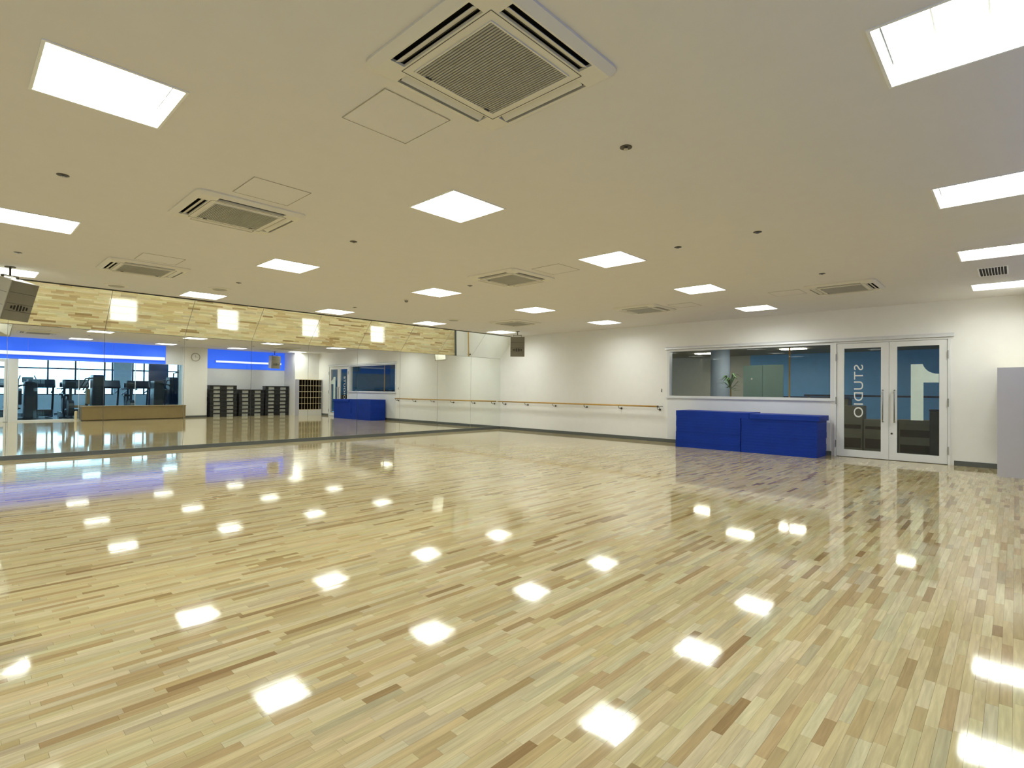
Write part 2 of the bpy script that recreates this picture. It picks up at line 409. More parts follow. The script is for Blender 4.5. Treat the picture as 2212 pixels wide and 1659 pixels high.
# ------------------------------------------------------------------ air conditioners and hatches
def rrect(w, r, n=4):
    pts = []
    for cx, cy, a0 in ((w - r, w - r, 0), (-w + r, w - r, 90), (-w + r, -w + r, 180), (w - r, -w + r, 270)):
        for k in range(n + 1):
            a = math.radians(a0 + 90 * k / n); pts.append((cx + r * math.cos(a), cy + r * math.sin(a)))
    return pts
def ac_proto():
    t = thing('air_conditioner', '', 'air conditioner', (0, 0, H), group='ceiling cassette air conditioners')
    W = .475; m = MB()
    sl0, sl1, sh = .338, .420, .29      # slot band: from sl0 to sl1, half length sh
    # underside plate at z=-.035 built as cells around the four slots and the intake
    hs = [(-.28, .28, -.28, .28), (-sh, sh, sl0, sl1), (-sh, sh, -sl1, -sl0), (sl0, sl1, -sh, sh), (-sl1, -sl0, -sh, sh)]
    e = .43
    slab_with_holes(m, -e, e, -e, e, -.035, -.020, hs)
    # sloping rim out to the rounded edge
    n = 5; inner = rrect(e, .012, n - 1); outer = rrect(W, .07, n - 1); k = len(inner)
    vs = [(x, y, -.035) for x, y in inner] + [(x, y, -.012) for x, y in outer] + [(x, y, .0) for x, y in outer]
    fs = [(i, (i + 1) % k, k + (i + 1) % k, k + i) for i in range(k)] + [(k + i, k + (i + 1) % k, 2 * k + (i + 1) % k, 2 * k + i) for i in range(k)]
    m.add(vs, fs)
    m.build('face_panel', M['acw'], t)
    b = MB(); b.box(-.424, .424, -.424, .424, .05, .06)
    for s in (-1, 1): b.box(s * .35, s * .355, -.35, .35, -.02, .06); b.box(-.35, .35, s * .35, s * .355, -.02, .06)
    for s in (-1, 1):
        b.box(-sh, sh, s * (sl0 - .01), s * (sl1 + .01), .02, .022); b.box(s * (sl0 - .01), s * (sl1 + .01), -sh, sh, .02, .022)
    for s in (-1, 1): b.box(s * .422, s * .424, -.424, .424, -.019, .06); b.box(-.42, .42, s * .422, s * .424, -.019, .06)
    b.build('body', M['gap'], t)
    # joint line round the intake frame
    q = MB()
    for s in (-1, 1): q.box(s * .325, s * .328, -.328, .328, -.0365, -.035); q.box(-.328, .328, s * .325, s * .328, -.0365, -.035)
    q.build('frame_joint', M['grilleb'], t)
    for ax in (0, 1):
        for s in (-1, 1):
            # louvre: lower edge outward, tilted
            a0, a1 = s * (sl0 + .014), s * (sl1 - .026)
            prof = [(a0, -.012), (a1, -.034), (a1, -.038), (a0, -.016)]
            l = MB(); l.prism([(p, z) for p, z in prof], -sh + .006, sh - .006, axis='x' if ax == 0 else 'y')
            l.build('louvre', M['acw'], t)
    gr = MB()
    nb = 34
    for k in range(nb):
        y = -.272 + (k + .5) * .544 / nb
        gr.box(-.275, .275, y - .0048, y + .0048, -.040, -.026)
    for x in (-.14, 0, .14): gr.box(x - .002, x + .002, -.272, .272, -.032, -.026)
    go = gr.build('intake_grille', M['grille'], t); go['kind'] = 'stuff'
    MB().box(-.28, .28, -.28, .28, -.018, -.016).build('filter_backing', M['grilleb'], t)
    f = MB()
    for s in (-1, 1): f.box(s * .283, s * .275, -.283, .283, -.041, -.034); f.box(-.275, .275, s * .283, s * .275, -.041, -.034)
    f.build('grille_frame', M['acw'], t)
    for y in (-.20, .22): MB().box(-.272, -.262, y - .018, y + .018, -.045, -.040, bevel=.002).build('latch', M['black'], t)
    return t
ac0 = ac_proto()
aclab = ['air conditioner overhead, largest, cut by the top edge of the photo, finned intake', 'air conditioner in the nearest row, between the largest one and the mirror',
         'air conditioner in the nearest row, closest to the mirror', 'air conditioner alone in the middle of the ceiling',
         'air conditioner in the far row, in front of the long window', 'air conditioner in the far row above the double door side', 'air conditioner in the far row nearest the mirror corner']
for i, (x, y) in enumerate(ACS):
    t = ac0 if i == 0 else dup(ac0)
    t.location = (x, y, H); t['label'] = aclab[i]
def hatch_proto():
    t = thing('access_hatch', '', 'access hatch', (0, 0, H), group='ceiling access hatches')
    w = .235; m = MB()
    for s in (-1, 1): m.box(s * w, s * (w - .004), -w, w, -.004, .0); m.box(-w + .004, w - .004, s * w, s * (w - .004), -.004, .0)
    m.build('frame', M['steel'], t)
    MB().box(-w + .006, w - .006, -w + .006, w - .006, -.003, 0).build('panel', M['ceil'], t)
    return t
hp = hatch_proto()
for i, (x, y, l) in enumerate([(-2.77, 1.87, 'square ceiling hatch beside the largest air conditioner'), (-4.60, 1.87, 'square ceiling hatch above the nearest row air conditioner in the middle'),
                               (-8.13, 1.88, 'small looking hatch beside the air conditioner closest to the mirror'), (-4.58, 5.70, 'hatch beside the air conditioner alone mid ceiling'),
                               (-4.60, 9.66, 'hatch beside the far air conditioner in front of the long window'), (-2.75, 9.55, 'hatch beside the far air conditioner by the double door')]):
    t = hp if i == 0 else dup(hp); t.location = (x, y, H); t['label'] = l
# sprinklers
def sprinkler_proto():
    t = thing('sprinkler', '', 'sprinkler', (0, 0, H), group='ceiling sprinkler heads')
    MB().tube([(0, 0, 0), (0, 0, -.003), (0, 0, -.005)], [.042, .042, .034], 14).build('rosette', M['darksteel'], t)
    MB().tube([(0, 0, -.005), (0, 0, -.012), (0, 0, -.014)], [.008, .008, .016], 10).build('deflector', M['steel'], t)
    return t
sp = sprinkler_proto()
for i, (x, y, l) in enumerate([(-1.93, 3.15, 'sprinkler head nearest the middle of the near ceiling'), (-5.48, .60, 'sprinkler head on the left, below the nearest light'),
        (-5.45, 3.13, 'sprinkler head between two lights, left of centre'), (-2.82, 5.74, 'sprinkler head right of centre, lower of two'), (-1.94, 5.73, 'sprinkler head right of centre, upper of two'),
        (-1.95, 8.31, 'sprinkler head before the far air conditioner by the door'), (-9.0, 3.16, 'sprinkler head over the mirror side'), (-6.34, 5.71, 'sprinkler head beside the mid ceiling air conditioner'),
        (-9.85, 5.71, 'tiny sprinkler head near the tilted mirror'), (-9.11, .58, 'sprinkler head at the far left above the speaker')]):
    t = sp if i == 0 else dup(sp); t.location = (x, y, H); t['label'] = l
t = thing('smoke_detector', 'small cone smoke detector between two lights near the tilted mirror', 'smoke detector', (-8.23, 5.83, H))
MB().tube([(0, 0, 0), (0, 0, -.02)], [.05, .048], 16).build('base', M['acw'], t)
MB().tube([(0, 0, -.02), (0, 0, -.045), (0, 0, -.055)], [.036, .03, .012], 16).build('sensor', M['spkg'], t)
def diffuser_proto():
    t = thing('ceiling_vent', '', 'ceiling vent', (0, 0, H), group='round ceiling vents')
    MB().tube([(0, 0, 0), (0, 0, -.010), (0, 0, -.016)], [.17, .165, .13], 28).build('rim', M['acw'], t)
    MB().tube([(0, 0, -.0165), (0, 0, -.024)], [.115, .10], 28).build('cone', M['grille'], t)
    return t
dp = diffuser_proto()
for i, (x, y, l) in enumerate([(-10.8, 1.89, 'round vent between the left speaker and the nearest mirror light'), (-9.8, 3.14, 'round vent left of the third light along the mirror'), (-9.75, 8.27, 'round vent near the far mirror corner')]):
    t = dp if i == 0 else dup(dp); t.location = (x, y, H); t['label'] = l
t = thing('slotted_vent', 'white framed ceiling vent with black slots between the right hand lights', 'vent', (-.215, 9.60, H))
m = MB()
for s in (-1, 1): m.box(s * .15, s * .135, -.32, .32, -.006, 0); m.box(-.135, .135, s * .32, s * .305, -.006, 0)
m.build('frame', M['housing'], t); MB().box(-.135, .135, -.305, .305, -.004, 0).build('duct', M['gap'], t)
for k in range(1, 9):
    x = -.135 + k * .27 / 9; MB().box(x - .0035, x + .0035, -.305, .305, -.0058, -.004).build('blade', M['housing'], t)

# ------------------------------------------------------------------ window and double door
t = senv('window_1', 'long aluminium framed internal window')
m = MB(); fy0, fy1 = DY - .02, DY + .12
m.box(WX0, WX0 + .06, fy0, fy1, 1.10, 2.26); m.box(WX1 - .07, WX1, fy0, fy1, 1.10, 2.26)
m.box(WX0 + .06, WX1 - .07, fy0, fy1, 1.10, 1.145); m.box(WX0 + .06, WX1 - .07, fy0, fy1, 2.215, 2.26)
m.build('window_frame', M['alu'], t)
MB().box(WX0 - .03, WX1, DY - .035, DY - .02, 1.085, 1.105).build('window_sill', M['alu'], t)
MB().box(WX0 + .06, WX1 - .07, DY + .05, DY + .058, 1.145, 2.215).build('window_pane', M['glassd'], t)
m = MB(); m.prism([(DY - .055, 2.265), (DY, 2.265), (DY, 2.335), (DY - .05, 2.30)], WX0 - .05, DX1 + .05, axis='x')
struct(m.build('trim_4', M['alu']), 'thin grey drip ledge over the window and the door')
m = MB(); m.box(DX0, DX0 + .035, DY - .025, DY + .12, 0, 2.26); m.box(DX1 - .035, DX1, DY - .025, DY + .12, 0, 2.26); m.box(DX0 + .035, DX1 - .035, DY - .02, DY + .12, 2.225, 2.26)
d1 = senv('door_1', 'white framed glazed double door')
m.build('door_frame', M['aluw'], d1)
for s in (0, 1):
    x0, x1 = (DX0 + .04, -1.727) if s == 0 else (-1.723, DX1 - .04)
    g0, g1 = (-2.455, -1.85) if s == 0 else (-1.60, -.985)
    m = MB(); y0, y1 = DY - .005, DY + .035
    m.box(x0, g0, y0, y1, .01, 2.22); m.box(g1, x1, y0, y1, .01, 2.22); m.box(g0, g1, y0, y1, .01, .145); m.box(g0, g1, y0, y1, 2.125, 2.22)
    lf = m.build('door_leaf', M['aluw'], d1)
    MB().box(g0, g1, y0 + .014, y0 + .022, .145, 2.125).build('door_pane', M['glassd'], lf)
    hx = -1.815 if s == 0 else -1.635
    m = MB(); m.tube([(hx, y0, 1.31), (hx, y0 - .055, 1.31), (hx + .0, y0 - .06, 1.28), (hx, y0 - .06, .75), (hx, y0 - .055, .72), (hx, y0, .72)], .012, 10)
    m.build('handle', M['steel'], lf, smooth=True)
    for z in (.25, 1.1, 1.95):
        xx = DX0 + .033 if s == 0 else DX1 - .033
        MB().tube([(xx, y0 - .03, z - .07), (xx, y0 - .03, z + .07)], .009, 8).build('hinge', M['steel'], lf)
    if s: MB().tube([(-1.68, y0, .50), (-1.68, y0 - .008, .50)], .018, 14).build('lock', M['darksteel'], lf)
    if s == 0:
        cu = bpy.data.curves.new('lettering', 'FONT'); cu.body = 'STUDIO'; cu.size = .205; cu.extrude = .0006; cu.space_character = 1.09
        ot = bpy.data.objects.new('lettering_curve', cu); sc.collection.objects.link(ot)
        bpy.context.view_layer.update()
        me = bpy.data.meshes.new_from_object(ot.evaluated_get(bpy.context.evaluated_depsgraph_get()))
        bpy.data.objects.remove(ot)
        co = np.array([v.co[:] for v in me.vertices]); w = co[:, 0].max() - co[:, 0].min()
        # read from the lobby the word runs downwards; seen from the studio it is mirrored
        sc_ = 1.02 / w; ch = co[:, 1].max()
        for v in me.vertices:
            lx, ly = v.co.x - co[:, 0].min(), v.co.y
            v.co = (-2.215 - .075 + (ch - ly) * .150 / ch - .0, y0 + .0128 + v.co.z, 1.80 - lx * sc_)
            # letter top points to the viewer's left from the lobby
        me.materials.clear(); me.materials.append(M['white'])
        link('lettering', me, lf)
    else:
        pts = [(-1.395, .765), (-1.21, .765), (-1.21, 1.455), (-.99, 1.455), (-.99, 1.61)]
        for k in range(0, 9):
            a = math.radians(270 - 90 * k / 8); pts.append((-1.00 + .225 * math.cos(a), 1.835 + .225 * math.sin(a)))
        pts = [p for p in pts if p[1] <= 1.79] + [(-1.222, 1.79), (-1.395, 1.79)]
        MB().prism(pts, y0 + .0125, y0 + .0135).build('numeral', M['frost'], lf)
# little hook on the wall
t = thing('wall_hook', 'tiny dark hook on the cream wall left of the window', 'hook', (-6.36, DY, 1.27))
MB().box(-.008, .008, -.006, 0, -.04, .04).build('plate', M['darksteel'], t); MB().tube([(0, -.004, -.02), (0, -.03, -.03), (0, -.035, -.005)], .004, 6).build('hook', M['darksteel'], t)

# ------------------------------------------------------------------ ballet barre
t = thing('ballet_barre', 'long wooden barre on steel brackets along the cream wall', 'barre', (-9.15, DY, .875))
x0, x1 = -11.93 + 9.15, -6.36 + 9.15; by = -.15
MB().tube([(x0, by, 0), (x1 - .04, by, 0)], .021, 14).build('rail', M['rail'], t, smooth=True)
MB().tube([(x1 - .04, by, 0), (x1 - .01, by, 0)], .022, 14).build('end_cap', M['darksteel'], t)
for bx in (-6.40, -7.50, -8.60, -9.70, -10.78, -11.72):
    X = bx + 9.15
    b = MB().tube([(X, by, -.018), (X, by + .005, -.055), (X, by + .035, -.078), (X, by + .075, -.082), (X, -.012, -.082)], .008, 8).build('bracket', M['darksteel'], t, smooth=True)
    MB().tube([(X, -.012, -.082), (X, -.001, -.082)], .026, 12).build('rosette', M['darksteel'], b)
X = -6.40 + 9.15
MB().tube([(X, -.03, -.082), (X + .005, -.07, -.03), (X + .01, -.075, -.005), (X + .05, -.06, 0), (X + .075, -.01, 0)], .007, 8).build('end_hook', M['darksteel'], t, smooth=True)

# ------------------------------------------------------------------ blue mats
def mat(x0, x1, y0, y1, z0, z1, label):
    t = thing('exercise_mat', label, 'mat', ((x0 + x1) / 2, (y0 + y1) / 2, z0), group='blue folded mats under the window')
    a, b, hh = (x1 - x0) / 2, (y1 - y0) / 2, z1 - z0
    MB().box(-a, a, -b, b, .0001, hh / 2 - .0001, bevel=.0025).build('lower_fold', M['blue'], t)
    MB().box(-a, a, -b, b, hh / 2 + .0001, hh - .0001, bevel=.0025).build('upper_fold', M['blue'], t)
    MB().box(-a + .002, -a + .012, -b + .05, b - .05, .012, hh - .012).build('hinge_seam', M['blue'], t)
rr = random.Random(3)
for k in range(7):
    z0 = k * .117; j = [rr.uniform(-.008, .008) for _ in range(4)]
    s = 'lowest' if k == 0 else ('topmost' if k == 6 else ORD[k] + ' from the bottom')
    mat(-5.60 + j[0], -4.165 + (.17 if k == 6 else 0) + j[1] * .3, 11.36 + j[2], 12.05, z0, z0 + .117, 'blue folded mat, %s in the left stack under the window' % s)
    if k < 7:
        zz0 = k * (.117 if k < 6 else .117)
        if k < 6: mat(-4.150 + j[1] * .3, -2.74 + j[0], 11.36 + j[3] * .5, 12.05, z0, z0 + .117, 'blue folded mat, %s in the right stack beside the door' % s)
mat(-3.985, -2.70, 11.345, 12.05, .702, .702 + .100, 'blue folded mat, topmost in the right stack beside the door')

# ------------------------------------------------------------------ pigeonhole shelf
t = thing('pigeonhole_shelf', 'grey sided shoe rack with forty pigeonholes against the short wall', 'shelf', (-.20, 10.99, 0))
D_, Wd, Ht = .36, 1.12, 1.66
MB().box(0, D_, -.001, .02, 0, Ht).build('side_panel', M['shelfg'], t); MB().box(0, D_, Wd - .02, Wd, 0, Ht).build('side_panel', M['shelfg'], t)
MB().box(0, D_, .021, Wd - .021, Ht - .022, Ht).build('top_panel', M['shelf'], t)
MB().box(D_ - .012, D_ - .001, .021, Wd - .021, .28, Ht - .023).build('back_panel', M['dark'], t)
MB().box(.005, .022, .021, Wd - .021, 0, .265).build('plinth', M['wall'], t)
def edge(m): m.m[-1] = 1; return m  # front face pale; shade inside the holes painted into the dark body colour
cw = (Wd - .04) / 8; rh = (Ht - .022 - .27) / 5
for k in range(1, 8): edge(MB().box(.003, D_ - .013, .02 + k * cw - .009, .02 + k * cw + .009, .28, Ht - .023)).build('divider', [M['dark'], M['shelf']], t)
for k in range(5):
    z = .268 + k * rh
    edge(MB().box(0, D_ - .013, .021, Wd - .021, z, z + .018)).build('shelf_board', [M['dark'], M['shelf']], t)

# ------------------------------------------------------------------ step platforms
def step_proto():
    t = thing('step_platform', '', 'step', (0, 0, 0), group='stacked black step platforms')
    a, b = .19, .535
    MB().box(-a, a, -b, b, .118, .1675, bevel=.014).build('deck', M['black'], t)
    for y0, y1 in ((-.53, -.40), (-.13, .13), (.40, .53)):
        MB().box(-a + .01, a - .01, y0, y1, .0, .1178, bevel=.008).build('riser', M['black'], t)
    for y0, y1 in ((-.40, -.13), (.13, .40)):
        m = MB(); m.box(-.14, -.12, y0, y1, .006, .117)
        for k in range(6):
            yy = y0 + (k + .5) * (y1 - y0) / 6; m.box(-.16, -.14, yy - .005, yy + .005, .006, .10)
        m.build('ribbed_web', M['ribs'], t)
    return t
s0 = step_proto(); firsts = True
for yc, nst, nm in ((8.12, 8, 'left'), (9.27, 7, 'middle'), (10.40, 8, 'right')):
    for k in range(nst):
        t = s0 if firsts else dup(s0); firsts = False
        t.location = (.88 + rr.uniform(-.01, .01), yc + rr.uniform(-.008, .008), k * .168)
        s = 'lowest' if k == 0 else ('topmost' if k == nst - 1 else ORD[k] + ' from the bottom')
        t['label'] = 'black step platform, %s in %s' % (s, {'left': 'the stack beside the clock pillar', 'middle': 'the lower middle stack', 'right': 'the stack beside the pigeonholes'}[nm])

# ------------------------------------------------------------------ low tan platform, clock
t = thing('stage_box', 'low tan wooden platform box before the gym glazing, seen in the mirror', 'platform', (.55, 4.95, 0))
MB().box(-.30, .30, -1.65, 1.62, .03, .50, bevel=.008).build('body', M['bench'], t)
MB().box(-.315, .315, -1.665, 1.635, .5005, .53, bevel=.006).build('top_board', M['bench'], t)
MB().box(-.26, .26, -1.6, 1.57, 0, .0295).build('toe_kick', M['slab'], t)
t = thing('floor_post', 'short pale post on the floor at the end of the tan platform', 'post', (.45, 3.16, 0))
MB().tube([(0, 0, 0), (0, 0, .012)], .07, 14).build('foot', M['aluw'], t); MB().tube([(0, 0, .012), (0, 0, .34), (0, 0, .36)], [.045, .045, .02], 14).build('post', M['shelf'], t)
t = thing('wall_clock', 'round grey rimmed clock high on the white pillar', 'clock', (.85, 7.06, 2.50))
m = MB(); N = 32
vs = []; fs = []
for i in range(N):
    a = 2 * math.pi * i / N
    for r_, xx in ((.165, 0), (.170, -.035), (.150, -.04), (.145, -.02)): vs.append((xx, r_ * math.cos(a), r_ * math.sin(a)))
for i in range(N):
    for k in range(4): fs.append((i * 4 + k, ((i + 1) % N) * 4 + k, ((i + 1) % N) * 4 + (k + 1) % 4, i * 4 + (k + 1) % 4))
m.add(vs, fs).build('rim', M['grille'], t)
MB().tube([(-.002, 0, 0), (-.018, 0, 0)], .147, 32).build('dial', M['wall'], t)
MB().box(-.022, -.020, -.004, .004, -.01, .085).build('hour_hand', M['darksteel'], t)
MB().box(-.024, -.0225, -.01, .115, -.003, .003).build('minute_hand', M['darksteel'], t)

# ------------------------------------------------------------------ hanging speakers
def speaker(label, loc, ang, tiltdeg):
    """ang: direction the front looks at in the xy plane"""
    t = thing('hanging_speaker', label, 'speaker', (loc[0], loc[1], H), group='ceiling hung speakers')
    T = Matrix.Translation((0, 0, loc[2] - H)) @ Matrix.Rotation(ang, 4, 'Z') @ Matrix.Rotation(math.radians(tiltdeg), 4, 'Y')
    # local: front faces +x, width along y
    w, d, hh = .20, .17, .28
    MB().box(-d, d - .02, -w, w, -hh, hh, bevel=.012, T=T).build('cabinet', M['spk'], t)
    g = MB().box(d - .0195, d, -w + .004, w - .004, -hh + .004, hh - .004, bevel=.004, T=T).build('front_grille', M['spkg'], t)
    for z in (.12, -.035, -.14): MB().box(d, d + .002, -w + .006, w - .006, z - .002, z + .002, T=T).build('grille_joint', M['gap'], g)
    m = MB()
    for k in range(6):
        yy = -.115 + k * .046; m.box(d + .0005, d + .004, yy - .012, yy + .012, -.135 + abs(k - 2.5) * .010, -.042 - abs(k - 2.5) * .010, bevel=.0015, T=T)
    m.build('port_slots', M['gap'], g)
    for s in (-1, 1):
        for z in (.10, -.08): MB().box(-d + .02, d - .04, s * w, s * (w + .0015), z - .002, z + .002, T=T).build('side_joint', M['gap'], t)
    MB().tube([(0, 0, 0), (0, 0, -.012)], .06, 16).build('ceiling_plate', M['darksteel'], t)
    MB().tube([(0, 0, -.012), (0, 0, loc[2] - H + hh + .045)], .014, 10).build('drop_rod', M['darksteel'], t)
    top = loc[2] - H + hh + .045
    m = MB(); m.box(-.02, .02, -.11, .11, top - .01, top); m.box(-.02, .02, -.115, -.105, top - .07, top); m.box(-.02, .02, .105, .115, top - .07, top)
    o = m.build('yoke', M['darksteel'], t); o.rotation_euler = (0, 0, ang)
    return t
speaker('cream speaker hanging at the left edge before the tilted mirror, slotted port showing', (-10.30, .58, 2.45), math.radians(42), 17)
speaker('taupe fronted speaker hanging in the far corner by the door wall', (-10.24, 11.05, 2.47), math.radians(-47), 6)
speaker('speaker hanging before the blue band of the alcove, seen in the mirror', (.45, 10.15, 2.42), math.radians(180), 6)

# ------------------------------------------------------------------ glazed wall to the gym
wdw = senv('window_2', 'full height glazing between studio and gym')
gl = [(-3.3, -1.2), (-1.2, 1.34), (1.62, 3.30), (3.30, 5.02), (5.02, 6.60)]
for a0, a1 in gl: MB().box(GX + .05, GX + .06, a0 + .004, a1 - .004, .06, 2.155).build('glass_pane', M['glass'], wdw)
MB().box(GX, GX + .1, 1.66, 6.61, 0, .055).box(GX, GX + .1, YR, 1.30, 0, .055).build('bottom_rail', M['aluw'], wdw)
for y in (3.30, 5.02): MB().box(GX + .03, GX + .08, y - .006, y + .006, .055, 2.155).build('mullion', M['alu'], wdw)
d2 = senv('door_2', 'pale framed glazed door leaf between studio and gym')
MB().box(GX, GX + .12, 1.42, 1.66, 0, 2.16).build('door_post', M['aluw'], d2)
m = MB(); m.box(GX + .02, GX + .07, .30, .40, .01, 2.15); m.box(GX + .02, GX + .07, 1.31, 1.415, .01, 2.15); m.box(GX + .02, GX + .07, .40, 1.31, .01, .16); m.box(GX + .02, GX + .07, .40, 1.31, 2.05, 2.15)
m.build('door_leaf', M['aluw'], d2)

# ------------------------------------------------------------------ gym beyond
G1 = 8.0; GY0, GY1 = -3.3, 11.5
struct(MB().box(GX + .1, G1 + .2, GY0, 6.60, -.15, -.002).box(AX + .16, G1 + .2, 6.60, GY1, -.15, -.002).build('floor_gym', M['gymfloor']), 'pale vinyl gym floor beyond the glazing')
struct(MB().box(GX + .13, G1 + .2, GY0, 6.60, 2.75, 2.85).box(AX + .16, G1 + .2, 6.60, GY1, 2.75, 2.85).build('ceiling_gym', M['gymwall']))
mb = MB(); mb.box(G1, G1 + .2, GY0, GY1, 0, .85); mb.box(G1, G1 + .2, GY0, GY1, 2.55, 2.75)
mb.box(G1, G1 + .2, 5.55, 6.28, .85, 2.55); mb.box(G1, G1 + .2, 9.2, GY1, .85, 2.55)
mb.box(GX + .12, G1, GY1, GY1 + .15, 0, 2.75); mb.box(GX + .12, G1, GY0 - .15, GY0, 0, 2.75)
mb.box(AX + .15, AX + .3, 7.5, GY1, 0, 2.75)
struct(mb.build('wall_gym', M['gymwall']), 'grey gym walls with the window openings')
w3 = senv('window_3', 'row of bright outside windows of the gym')
fr = MB(); 
for y in (-3.2, -2.1, -1, .1, 1.05, 2.02, 3.12, 4.1, 5.2, 5.5, 6.33, 6.8, 7.5, 8.3, 9.15): fr.box(G1 + .02, G1 + .10, y - .03, y + .03, .86, 2.55)
for y0, y1 in ((-3.3, 5.55), (6.28, 9.2)):
    fr.box(G1 + .03, G1 + .09, y0, y1, 2.03, 2.09); fr.box(G1 + .03, G1 + .09, y0, y1, .851, .90)
fr.build('window_frame', M['navy2'], w3)
for y0, y1 in ((-3.3, 5.55), (6.28, 9.2)): MB().box(G1 + .12, G1 + .126, y0 + .003, y1 - .003, .86, 2.545).build('window_pane', M['glass'], w3)

def treadmill(x, y, a, label):
    t = thing('treadmill', label, 'treadmill', (x, y, 0), a, group='treadmills in the gym')
    MB().box(-.95, .75, -.28, .28, .06, .15, bevel=.02).build('belt_deck', M['navy'], t)
    for s in (-1, 1):
        MB().box(-.95, .75, s * .29, s * .37, .02, .19, bevel=.01).build('side_rail', M['navy2'], t)
        MB().tube([(.62, s * .35, .15), (.78, s * .36, 1.2)], .035, 8).build('upright', M['navy'], t)
        MB().tube([(.78, s * .36, 1.1), (.35, s * .36, 1.02), (.2, s * .36, .98)], .025, 8).build('handrail', M['navy2'], t)
    MB().box(.55, 1.0, -.34, .34, .10, .34, bevel=.06).build('motor_cover', M['navy'], t)
    T = Matrix.Translation((.80, 0, 1.32)) @ Matrix.Rotation(math.radians(-28), 4, 'Y')
    c = MB().box(-.05, .06, -.42, .42, -.16, .20, bevel=.05, T=T).build('console', M['navy'], t)
    MB().box(-.058, -.0505, -.18, .18, -.04, .16, T=T).build('display', M['screen'], c)
def elliptical(x, y, a, label):
    t = thing('elliptical_trainer', label, 'cross trainer', (x, y, 0), a, group='cross trainers in the gym')
    MB().box(-.8, .9, -.06, .06, .03, .12, bevel=.02).box(-.8, -.7, -.3, .3, 0, .06, bevel=.01).box(.8, .9, -.32, .32, 0, .06, bevel=.01).build('base_frame', M['navy2'], t)
    T = Matrix.Translation((.5, 0, .48)) @ Matrix.Rotation(math.pi / 2, 4, 'X')
    m = MB(); m.tube([(.5, -.09, .48), (.5, .09, .48)], .36, 20); m.build('flywheel_cover', M['navy'], t, smooth=False)
    MB().tube([(.55, 0, .7), (.42, 0, 1.45)], .05, 8).build('mast', M['navy'], t)
    MB().box(.34, .42, -.18, .18, 1.38, 1.62, bevel=.04).build('console', M['navy'], t)
    for s in (-1, 1):
        MB().tube([(.45, s * .30, .25), (.42, s * .30, .9), (.28, s * .28, 1.5), (.18, s * .22, 1.68)], .022, 8).build('moving_arm', M['navy2'], t)
        MB().box(-.55 - s * .1, -.1 - s * .1, s * .16, s * .30, .26, .32, bevel=.02).build('pedal', M['navy'], t)
        MB().tube([(-.3 - s * .1, s * .23, .26), (.45, s * .28, .3)], .022, 6).build('crank_arm', M['navy2'], t)
def bike(x, y, a, label):
    t = thing('exercise_bike', label, 'exercise bike', (x, y, 0), a, group='exercise bikes in the gym')
    MB().box(-.5, .6, -.05, .05, .04, .12, bevel=.02).box(-.55, -.45, -.25, .25, 0, .05, bevel=.01).box(.55, .65, -.25, .25, 0, .05, bevel=.01).build('base_frame', M['navy2'], t)
    m = MB(); m.tube([(.35, -.08, .42), (.35, .08, .42)], .30, 20); m.build('flywheel_cover', M['navy'], t)
    MB().tube([(-.2, 0, .1), (-.32, 0, .85)], .04, 8).build('seat_post', M['navy2'], t)
    MB().box(-.48, -.2, -.13, .13, .85, .93, bevel=.035).build('saddle', M['navy'], t)
    MB().tube([(.35, 0, .6), (.30, 0, 1.25)], .045, 8).build('mast', M['navy'], t)
    MB().box(.25, .36, -.17, .17, 1.2, 1.42, bevel=.04).build('console', M['navy'], t)
    MB().tube([(.02, .22, 1.12), (.2, .24, 1.15), (.32, 0, 1.17), (.2, -.24, 1.15), (.02, -.22, 1.12)], .018, 8).build('handlebar', M['navy2'], t)
def tower(x, y, a, label, pad='tanpad', hh=1.6):
    t = thing('weight_machine', label, 'weight machine', (x, y, 0), a, group='weight machines in the gym')
    MB().box(-.18, .18, -.32, .32, .05, hh, bevel=.05).build('stack_shroud', M['navy'], t)
    MB().box(-.75, .2, -.05, .05, .0, .08, bevel=.01).box(-.78, -.68, -.35, .35, 0, .06, bevel=.01).build('base_frame', M['navy2'], t)
    MB().box(-.72, -.35, -.2, .2, .42, .52, bevel=.035).build('seat', M[pad], t)
    MB().box(-.34, -.24, -.2, .2, .55, 1.15, bevel=.035).build('back_pad', M[pad], t)
    MB().tube([(-.5, 0, .08), (-.5, 0, .42)], .04, 8).build('seat_post', M['navy2'], t)
    for s in (-1, 1): MB().tube([(0, s * .3, hh - .1), (-.3, s * .45, hh - .15), (-.5, s * .45, 1.1)], .025, 8).build('lever_arm', M['navy2'], t)
PI = math.pi
tower(2.5, 2.1, PI / 2, 'navy weight machine next to the glazed door post', pad='navy', hh=1.4)
bike(2.4, 3.2, PI, 'exercise bike closest to the pale floor post')
tower(2.4, 4.05, PI / 2, 'weight machine with tan pads behind the platform end', hh=1.7)
bike(2.4, 5.1, PI, 'exercise bike behind the middle of the platform')
tower(2.3, 6.05, -PI / 2, 'low weight machine with dark pads behind the platform near the pillar', pad='navy', hh=1.5)
tower(2.4, 7.2, PI, 'tallest weight machine, nearest the white clock pillar', pad='navy', hh=2.0)
tower(2.3, .5, PI, 'weight machine behind the glazed door leaf', pad='navy', hh=1.5)
treadmill(4.4, 1.4, PI, 'treadmill seen through the glazed door leaf')
treadmill(4.4, 2.5, PI, 'treadmill just right of the door post in the mirror')
treadmill(4.4, 3.55, PI, 'treadmill above the end of the tan platform in the mirror')
treadmill(4.4, 4.6, PI, 'treadmill in the middle of the gym row')
treadmill(4.4, 5.65, PI, 'treadmill before the grey window pier')
tower(3.9, 7.0, PI / 2, 'weight machine with tan pads near the dark board', hh=1.7)
elliptical(6.5, 2.3, PI, 'cross trainer by the windows nearest the door post')
